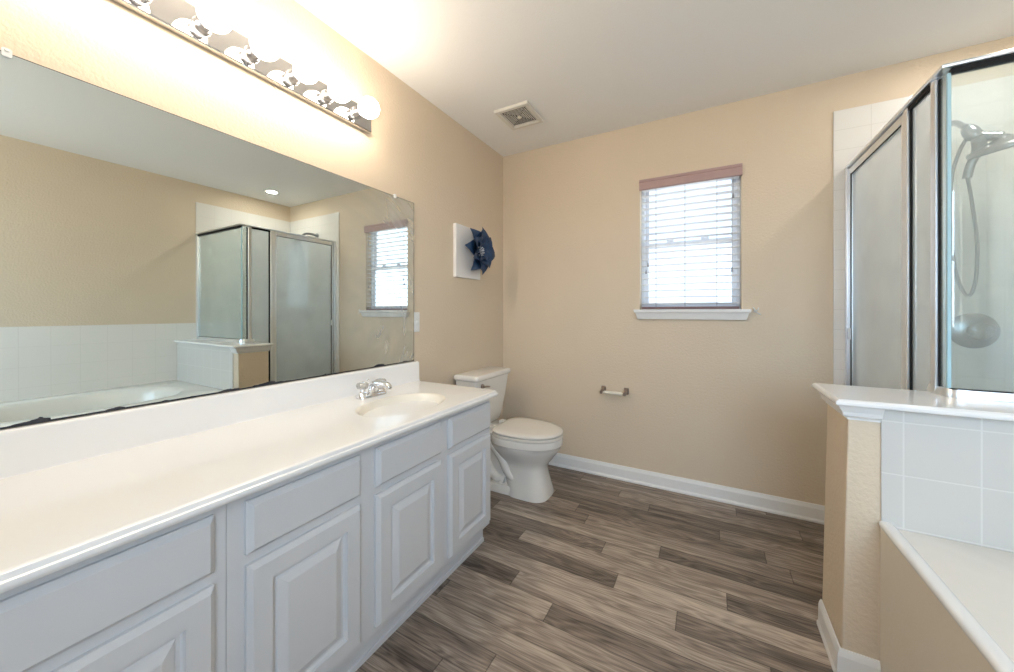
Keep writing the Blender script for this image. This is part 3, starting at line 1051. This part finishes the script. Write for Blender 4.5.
# trapway bulging on both sides
for s in (-1, 1):
    pth = smooth_path([(0.20, TYC + s * 0.070, 0.315), (0.265, TYC + s * 0.088, 0.275), (0.315, TYC + s * 0.084, 0.215), (0.350, TYC + s * 0.082, 0.145), (0.395, TYC + s * 0.078, 0.105), (0.44, TYC + s * 0.066, 0.10)], 6)
    tube(b, pth, 0.033, 16)
    pth = smooth_path([(0.13, TYC + s * 0.060, 0.30), (0.165, TYC + s * 0.062, 0.22), (0.20, TYC + s * 0.062, 0.13), (0.26, TYC + s * 0.062, 0.07), (0.32, TYC + s * 0.06, 0.06)], 6)
    tube(b, pth, 0.033, 16)
obj('bowl', b, 'china', toi, smooth=45)
for s in (-1, 1):
    b = bm_new(); lathe(b, [(0, 0.050), (0.016, 0.050), (0.015, 0.060), (0.008, 0.068), (0, 0.069)], (0.30, TYC + s * 0.092, 0), 'z', 20)
    obj('bolt_cap', b, 'seat', toi)
b = bm_new()
loft(b, [egg(0.252, 0.686, 0.185, 0.3775, 4), egg(0.249, 0.689, 0.188, 0.384, 4), egg(0.252, 0.686, 0.185, 0.3945, 4)])
obj('seat', b, 'seat', toi, smooth=45)
b = bm_new()
loft(b, [egg(0.255, 0.685, 0.184, 0.3975, 4), egg(0.251, 0.689, 0.188, 0.401, 4), egg(0.251, 0.689, 0.188, 0.408, 4), egg(0.260, 0.681, 0.180, 0.4155, 4), egg(0.29, 0.645, 0.145, 0.4195, 3), egg(0.36, 0.55, 0.07, 0.421, 2.4)])
obj('seat_lid', b, 'seat', toi, smooth=50)
for s in (-1, 1):
    b = bm_new(); box(b, 0.205, 0.245, TYC + s * 0.072 - 0.022, TYC + s * 0.072 + 0.022, 0.3865, 0.410)
    obj('hinge', b, 'seat', toi, smooth=0, bevel=0.005)


def rr3(x0, x1, hw, z, r):
    return [(x, y, z) for x, y in rrect(x0, x1, TYC - hw, TYC + hw, r)]


b = bm_new()
loft(b, [rr3(0.045, 0.145, 0.150, 0.387, 0.03), rr3(0.040, 0.158, 0.166, 0.40, 0.03), rr3(0.034, 0.170, 0.180, 0.46, 0.028), rr3(0.028, 0.186, 0.199, 0.58, 0.025), rr3(0.024, 0.199, 0.217, 0.716, 0.022)])
tank = obj('tank', b, 'china', toi, smooth=40)
b = bm_new()
loft(b, [rr3(0.026, 0.203, 0.218, 0.7165, 0.022), rr3(0.019, 0.209, 0.225, 0.720, 0.022), rr3(0.016, 0.212, 0.228, 0.726, 0.022), rr3(0.016, 0.212, 0.228, 0.742, 0.022), rr3(0.021, 0.207, 0.223, 0.750, 0.020), rr3(0.034, 0.194, 0.210, 0.753, 0.018)])
obj('tank_lid', b, 'china', toi, smooth=45)
b = bm_new()
lathe(b, [(0, 0), (0.016, 0), (0.016, 0.006), (0.010, 0.012), (0.0, 0.012)], (0.198, TYC - 0.150, 0.680), 'x', 20)
tube(b, [(0.214, TYC - 0.155, 0.680), (0.216, TYC - 0.120, 0.676), (0.215, TYC - 0.085, 0.670)], [0.007, 0.006, 0.005], 10)
obj('flush_handle', b, 'nickel', toi)

toi.location.x -= 0.006

# ------------------------------------------------------------------ toilet paper holder
tp = thing('toilet_paper_holder', 'empty toilet paper holder with ivory roller on the back wall', 'toilet paper holder', (0.895, 0, 0.61))
for s in (-1, 1):
    px = 0.904 + s * 0.078
    b = bm_new()
    loft(b, [[(px + u, y, 0.617 + v) for u, v in rrect(-0.016 + d, 0.016 - d, -0.023 + d, 0.023 - d, 0.006)] for d, y in ((0, -0.0005), (0, -0.006), (0.004, -0.010), (0.006, -0.012))])
    loft(b, [[(px + u, y, zc + v) for u, v in rrect(-0.009, 0.009, -hh, hh, 0.005)] for y, zc, hh in ((-0.010, 0.617, 0.014), (-0.040, 0.612, 0.012), (-0.072, 0.607, 0.012), (-0.078, 0.606, 0.008))])
    obj('post', b, 'nickel', tp)
b = bm_new()
lathe(b, [(0, 0), (0.006, 0), (0.006, 0.010), (0.0115, 0.011), (0.0115, 0.066), (0.0125, 0.067), (0.0125, 0.126), (0.006, 0.127), (0.006, 0.138), (0, 0.138)], (0.835, -0.062, 0.607), 'x', 20)
obj('roller', b, 'ivory', tp)

# ------------------------------------------------------------------ window blind
bl = thing('window_blind', 'white horizontal slat blind with mauve valance in the window', 'blind', ((WX0 + WX1) / 2, 0.03, WZ0))
b = bm_new()
prof = [(-0.016, 1.985), (-0.020, 1.990), (-0.020, 2.028), (-0.017, 2.034), (-0.021, 2.040), (-0.021, 2.052), (-0.018, 2.0555), (-0.006, 2.0555), (-0.006, 1.985)]
loft(b, [[(x, y, z) for y, z in prof] for x in (WX0 - 0.002, WX1 + 0.004)])
for x in (WX0 - 0.002, WX1 - 0.004):
    pass
box(b, WX1 - 0.006, WX1 + 0.004, -0.0062, -0.0005, 1.985, 2.0555)
obj('valance', b, 'valance', bl, smooth=0)
b = bm_new(); box(b, WX0 + 0.008, WX1 - 0.008, 0.004, 0.056, 2.012, 2.055); obj('head_rail', b, 'rail', bl, smooth=0, bevel=0.003)
b = bm_new()
nz, zt, zb = 19, 1.993, 1.222
BX0, BX1 = WX0 + 0.010, WX1 - 0.010
slz = [zt + (zb - zt) * i / (nz - 1) for i in range(nz)]
for z in slz:
    lo = []
    for k in range(7):
        u = -1 + 2 * k / 6
        lo.append((0.030 + 0.025 * u, z - 0.0010 * u + 0.0022 * (1 - u * u)))
    pr_ = lo + [(y, zz - 0.0032) for y, zz in reversed(lo)]
    loft(b, [[(x, y, zz) for y, zz in pr_] for x in (BX0, BX1)])
obj('slats', b, 'slat', bl, smooth=50)
b = bm_new()
loft(b, [[(x, y, z) for y, z in ((0.006, 1.1835), (0.054, 1.1835), (0.056, 1.188), (0.054, 1.199), (0.006, 1.199), (0.004, 1.188))] for x in (BX0, BX1)])
obj('bottom_rail', b, 'rail', bl, smooth=0)
for fx in (0.16, 0.47, 0.79):
    x = BX0 + (BX1 - BX0) * fx
    b = bm_new()
    for y in (0.0035, 0.0565):
        tube(b, [(x, y, 1.19), (x, y, 2.02)], 0.0009, 6)
    for z in slz:
        tube(b, [(x, 0.0035, z - 0.0015), (x, 0.0565, z - 0.0035)], 0.0006, 4)
    obj('ladder_cord', b, 'cordgrey', bl)
for xx, z0 in ((WX1 - 0.042, 1.885), (WX0 + 0.052, 1.495), (WX0 + 0.040, 1.448), (WX1 - 0.048, 1.435)):
    b = bm_new()
    tube(b, [(xx, -0.003, 2.0), (xx, -0.003, z0)], 0.0008, 6)
    lathe(b, [(0, 0.028), (0.0025, 0.027), (0.0055, 0.008), (0.006, 0.0), (0.0, 0.0)], (xx, -0.003, z0 - 0.026), 'z', 12)
    obj('pull_cord', b, 'cordgrey', bl)

cl = thing('cord_cleat', 'small white cord cleat on the wall beside the window sill', 'cleat', (1.722, 0, 1.170))
b = bm_new()
lathe(b, [(0, 0), (0.009, 0), (0.008, 0.006), (0.0, 0.007)], (1.722, -0.0005, 1.170), (0, -1, 0), 16)
obj('base', b, 'white_plastic', cl)
b = bm_new()
tube(b, smooth_path([(1.722, -0.006, 1.170), (1.722, -0.020, 1.170), (1.716, -0.026, 1.180), (1.710, -0.026, 1.192)], 5), 0.0032, 10)
tube(b, smooth_path([(1.722, -0.014, 1.170), (1.732, -0.020, 1.176), (1.737, -0.020, 1.190)], 5), 0.0032, 10)
tube(b, smooth_path([(1.724, -0.010, 1.166), (1.736, -0.016, 1.156), (1.748, -0.016, 1.150)], 5), 0.0030, 10)
obj('hook', b, 'white_plastic', cl)

# ------------------------------------------------------------------ shower enclosure
GX, GY = 2.145, -0.922         # plane of the door side, plane of the panel on the half wall
GT = 1.930                     # underside of the header
en = thing('shower_enclosure', 'chrome-framed glass shower enclosure standing on the half wall', 'shower enclosure', (2.4, -0.5, 0))
b = bm_new()
# header: door side then the return over the half wall
hp = [(-0.022, GT), (0.016, GT), (0.016, GT + 0.010), (0.010, GT + 0.015), (-0.016, GT + 0.015), (-0.024, GT + 0.009)]
loops = [[(GX + d, -0.0085, z) for d, z in hp], [(GX + d, GY + d, z) for d, z in hp], [(W - 0.0085, GY + d, z) for d, z in hp]]
loft(b, loops)
obj('header_rail', b, 'alu', en, smooth=0, bevel=0.002)
b = bm_new()
box(b, GX + 0.004, W - 0.02, GY - 0.012, GY + 0.009, GT - 0.016, GT - 0.0003)
obj('top_gasket', b, 'gasket', en, smooth=0)
b = bm_new(); box(b, GX - 0.013, GX + 0.003, -0.850, -0.690, GT - 0.014, GT - 0.0003); obj('narrow_panel_gasket', b, 'gasket', en, smooth=0)
b = bm_new(); box(b, GX + 0.004, W - 0.02, GY - 0.007, GY + 0.007, CAPZ + 0.026, CAPZ + 0.029)
obj('bottom_gasket', b, 'gasket', en, smooth=0)
# bottom rail on the cap: return side, curved corner and panel side
b = bm_new()
bp_ = [(-0.013, CAPZ + 0.0005), (0.013, CAPZ + 0.0005), (0.013, CAPZ + 0.010), (0.008, CAPZ + 0.026), (-0.008, CAPZ + 0.026), (-0.013, CAPZ + 0.010)]
loops = [[(GX + d, -0.826, z) for d, z in bp_]]
rc = 0.03
for k in range(7):
    a = R(180 + 90 * k / 6)
    loops.append([(GX + rc + (rc - d) * math.cos(a), GY + rc + (rc - d) * math.sin(a), z) for d, z in bp_])
loops.append([(W - 0.0085, GY + d, z) for d, z in bp_])
loft(b, loops)
obj('bottom_rail', b, 'alu', en, smooth=30)


def vpost(name, x0, x1, y0, y1, z0, z1, mat='alu', bev=0.003):
    b = bm_new()
    box(b, x0, x1, y0, y1, z0, z1)
    return obj(name, b, mat, en, smooth=0, bevel=bev)


# posts along the door side
vpost('corner_post', GX - 0.014, GX + 0.014, -0.878, -0.850, CAPZ + 0.0005, GT)
vpost('corner_post_gasket', GX - 0.006, GX + 0.003, -0.885, -0.8781, CAPZ + 0.026, GT - 0.006, 'gasket', 0)
vpost('door_jamb', GX - 0.016, GX + 0.016, -0.690, -0.660, 0.125, GT)
vpost('door_jamb_gasket', GX - 0.008, GX + 0.003, -0.698, -0.6901, 0.125, GT - 0.003, 'gasket', 0)
vpost('wall_jamb', GX - 0.024, GX + 0.016, -0.030, -0.0085, 0.125, GT)
vpost('panel_wall_jamb', W - 0.030, W - 0.0085, GY - 0.013, GY + 0.013, CAPZ + 0.0265, GT)
# sill under the door
vpost('threshold', GX - 0.018, GX + 0.018, -0.835, -0.0085, 0.1055, 0.125)
# glass: panel over the half wall, return piece round the corner, narrow fixed panel
b = bm_new()
z0, z1 = CAPZ + 0.0265, GT
loops = []
for off in (-0.003, 0.003):
    pass
rc = 0.012
path = [(W - 0.022, GY), (GX + rc, GY)]
for k in range(1, 7):
    a = R(270 - 90 * k / 6)
    path.append((GX + rc + rc * math.cos(a), GY + rc + rc * math.sin(a)))
path.append((GX, -0.886))


def sheet(b, path, t, z0, z1):
    """a constant-thickness sheet following a 2-D path"""
    rings = []
    for i, p in enumerate(path):
        p = Vector(p)
        d = (Vector(path[min(i + 1, len(path) - 1)]) - Vector(path[max(i - 1, 0)])).normalized()
        n_ = Vector((-d.y, d.x)) * t / 2
        rings.append([(p.x + n_.x, p.y + n_.y, z0), (p.x - n_.x, p.y - n_.y, z0), (p.x - n_.x, p.y - n_.y, z1), (p.x + n_.x, p.y + n_.y, z1)])
    loft(b, rings)


sheet(b, path, 0.005, z0, z1)
obj('corner_glass', b, 'shower_glass', en, smooth=30)
b = bm_new(); box(b, GX - 0.0035, GX + 0.0045, GY - 0.0045, GY + 0.0035, z0 + 0.003, z1 - 0.012); obj('glass_edge', b, 'glass_edge', en, smooth=0)
b = bm_new(); box(b, GX - 0.0025, GX + 0.0025, -0.8495, -0.6985, CAPZ + 0.004, GT); box(b, GX - 0.0025, GX + 0.0025, -0.818, -0.6985, 0.127, CAPZ + 0.004); obj('narrow_glass', b, 'door_glass', en, smooth=0)
# door: frame, glass, hinge strip, pull
dy0, dy1, dz0, dz1 = -0.658, -0.034, 0.130, GT - 0.004
b = bm_new()
fw = 0.026
box(b, GX - 0.012, GX + 0.012, dy0, dy0 + fw, dz0, dz1); box(b, GX - 0.012, GX + 0.012, dy1 - 0.018, dy1, dz0, dz1)
box(b, GX - 0.012, GX + 0.012, dy0 + fw, dy1 - 0.018, dz1 - 0.034, dz1); box(b, GX - 0.012, GX + 0.012, dy0 + fw, dy1 - 0.018, dz0, dz0 + 0.04)
door = obj('door', b, 'alu', en, smooth=0, bevel=0.003)
b = bm_new(); box(b, GX - 0.0025, GX + 0.0025, dy0 + fw - 0.004, dy1 - 0.014, dz0 + 0.036, dz1 - 0.030); obj('door_glass', b, 'door_glass', door, smooth=0)
b = bm_new()
box(b, GX - 0.0125, GX - 0.008, dy1 - 0.0245, dy1 - 0.0181, dz0 + 0.04, dz1 - 0.034)
box(b, GX - 0.0100, GX - 0.006, dy0 + fw, dy1 - 0.0245, dz1 - 0.0375, dz1 - 0.0341)
obj('door_gasket', b, 'gasket', door, smooth=0)
b = bm_new(); box(b, GX - 0.019, GX - 0.0126, dy1 - 0.030, dy1 - 0.006, 1.02, 1.08); obj('catch', b, 'alu', door, smooth=0, bevel=0.002)
# shower pan ----------------------------------------------------------
sp_ = thing('shower_pan', 'white shower base with raised curb under the glass door', 'shower base', (2.55, -0.42, 0))
b = bm_new()
box(b, GX + 0.05, W - 0.009, PYB + 0.0065, -0.0085, 0.0, 0.045)
box(b, GX - 0.05, GX + 0.05, PYB + 0.001, -0.0085, 0.0, 0.105)
obj('base', b, 'pan', sp_, smooth=0, bevel=0.006)
b = bm_new(); lathe(b, [(0, 0), (0.05, 0), (0.05, 0.002), (0, 0.002)], (2.55, -0.42, 0.0452), 'z', 24); obj('drain', b, 'chrome', sp_)

# shower head ----------------------------------------------------------
sh = thing('shower_fixture', 'chrome shower head with hand spray and hose on the tiled back wall', 'shower head', (2.46, -0.008, 2.02))
b = bm_new()
lathe(b, [(0, 0), (0.030, 0), (0.028, 0.006), (0.016, 0.012), (0, 0.012)], (2.455, -0.0082, 2.035), (0, -1, 0), 24)
pth = smooth_path([(2.455, -0.012, 2.035), (2.458, -0.07, 2.045), (2.470, -0.14, 2.035), (2.485, -0.19, 1.990)], 7)
tube(b, pth, 0.0125, 14)
obj('arm', b, 'fixture', sh)
b = bm_new()
lathe(b, [(0, -0.03), (0.022, -0.03), (0.027, -0.01), (0.027, 0.02), (0.018, 0.034), (0, 0.034)], (2.497, -0.205, 1.955), (0.3, -0.4, -1), 20)
obj('diverter', b, 'fixture', sh)
b = bm_new()
hc = Vector((2.575, -0.235, 1.880))
ax_ = Vector((0.27, 0.20, -1.0)).normalized()
lathe(b, [(0, -0.034), (0.018, -0.034), (0.024, -0.024), (0.060, -0.012), (0.098, 0.000), (0.104, 0.008), (0.104, 0.018), (0.098, 0.024), (0, 0.024)], hc, ax_, 40)
tube(b, [(2.500, -0.207, 1.945), (2.528, -0.216, 1.930), hc - ax_ * 0.03], [0.018, 0.018, 0.02], 14)
obj('spray_head', b, 'fixture', sh, smooth=40)
b = bm_new()
tube(b, smooth_path([(2.512, -0.215, 1.925), (2.512, -0.220, 1.87), (2.495, -0.205, 1.82), (2.487, -0.195, 1.76)], 6), [0.022] * 8 + [0.015] * 11, 14)
obj('hand_spray', b, 'fixture', sh)
b = bm_new()
hose = smooth_path([(2.488, -0.195, 1.945), (2.462, -0.19, 1.87), (2.450, -0.17, 1.77), (2.458, -0.14, 1.58), (2.49, -0.10, 1.36), (2.53, -0.09, 1.24), (2.552, -0.10, 1.30), (2.545, -0.13, 1.48), (2.51, -0.17, 1.68), (2.488, -0.195, 1.765)], 10)
tube(b, hose, 0.0065, 10)
obj('hose', b, 'fixture', sh, smooth=60)
va = thing('shower_valve', 'round chrome shower valve on the tiled back wall below the shower head', 'shower valve', (2.585, -0.008, 1.075))
b = bm_new(); lathe(b, [(0, 0), (0.085, 0), (0.084, 0.004), (0.070, 0.012), (0.030, 0.018), (0.030, 0.040), (0, 0.040)], (2.585, -0.0082, 1.075), (0, -1, 0), 40)
obj('escutcheon', b, 'fixture', va, smooth=40)
b = bm_new(); lathe(b, [(0, 0), (0.034, 0), (0.040, 0.012), (0.036, 0.032), (0.012, 0.038), (0, 0.038)], (2.585, -0.049, 1.075), (0, -1, 0), 24)
obj('knob', b, 'acrylic', va)

# recessed shower light -------------------------------------------------
rl = thing('recessed_light', 'round recessed ceiling light over the shower', 'ceiling light', (2.59, -0.43, H))
b = bm_new()
lathe(b, [(0.058, -0.0005), (0.082, -0.0005), (0.082, -0.004), (0.062, -0.007), (0.058, -0.004)], (2.59, -0.43, H), 'z', 40)
obj('trim_ring', b, 'white_plastic', rl)
b = bm_new(); lathe(b, [(0, -0.001), (0.057, -0.001), (0.057, -0.003), (0.03, -0.006), (0, -0.0065)], (2.59, -0.43, H), 'z', 40)
obj('lens', b, 'recessed', rl)
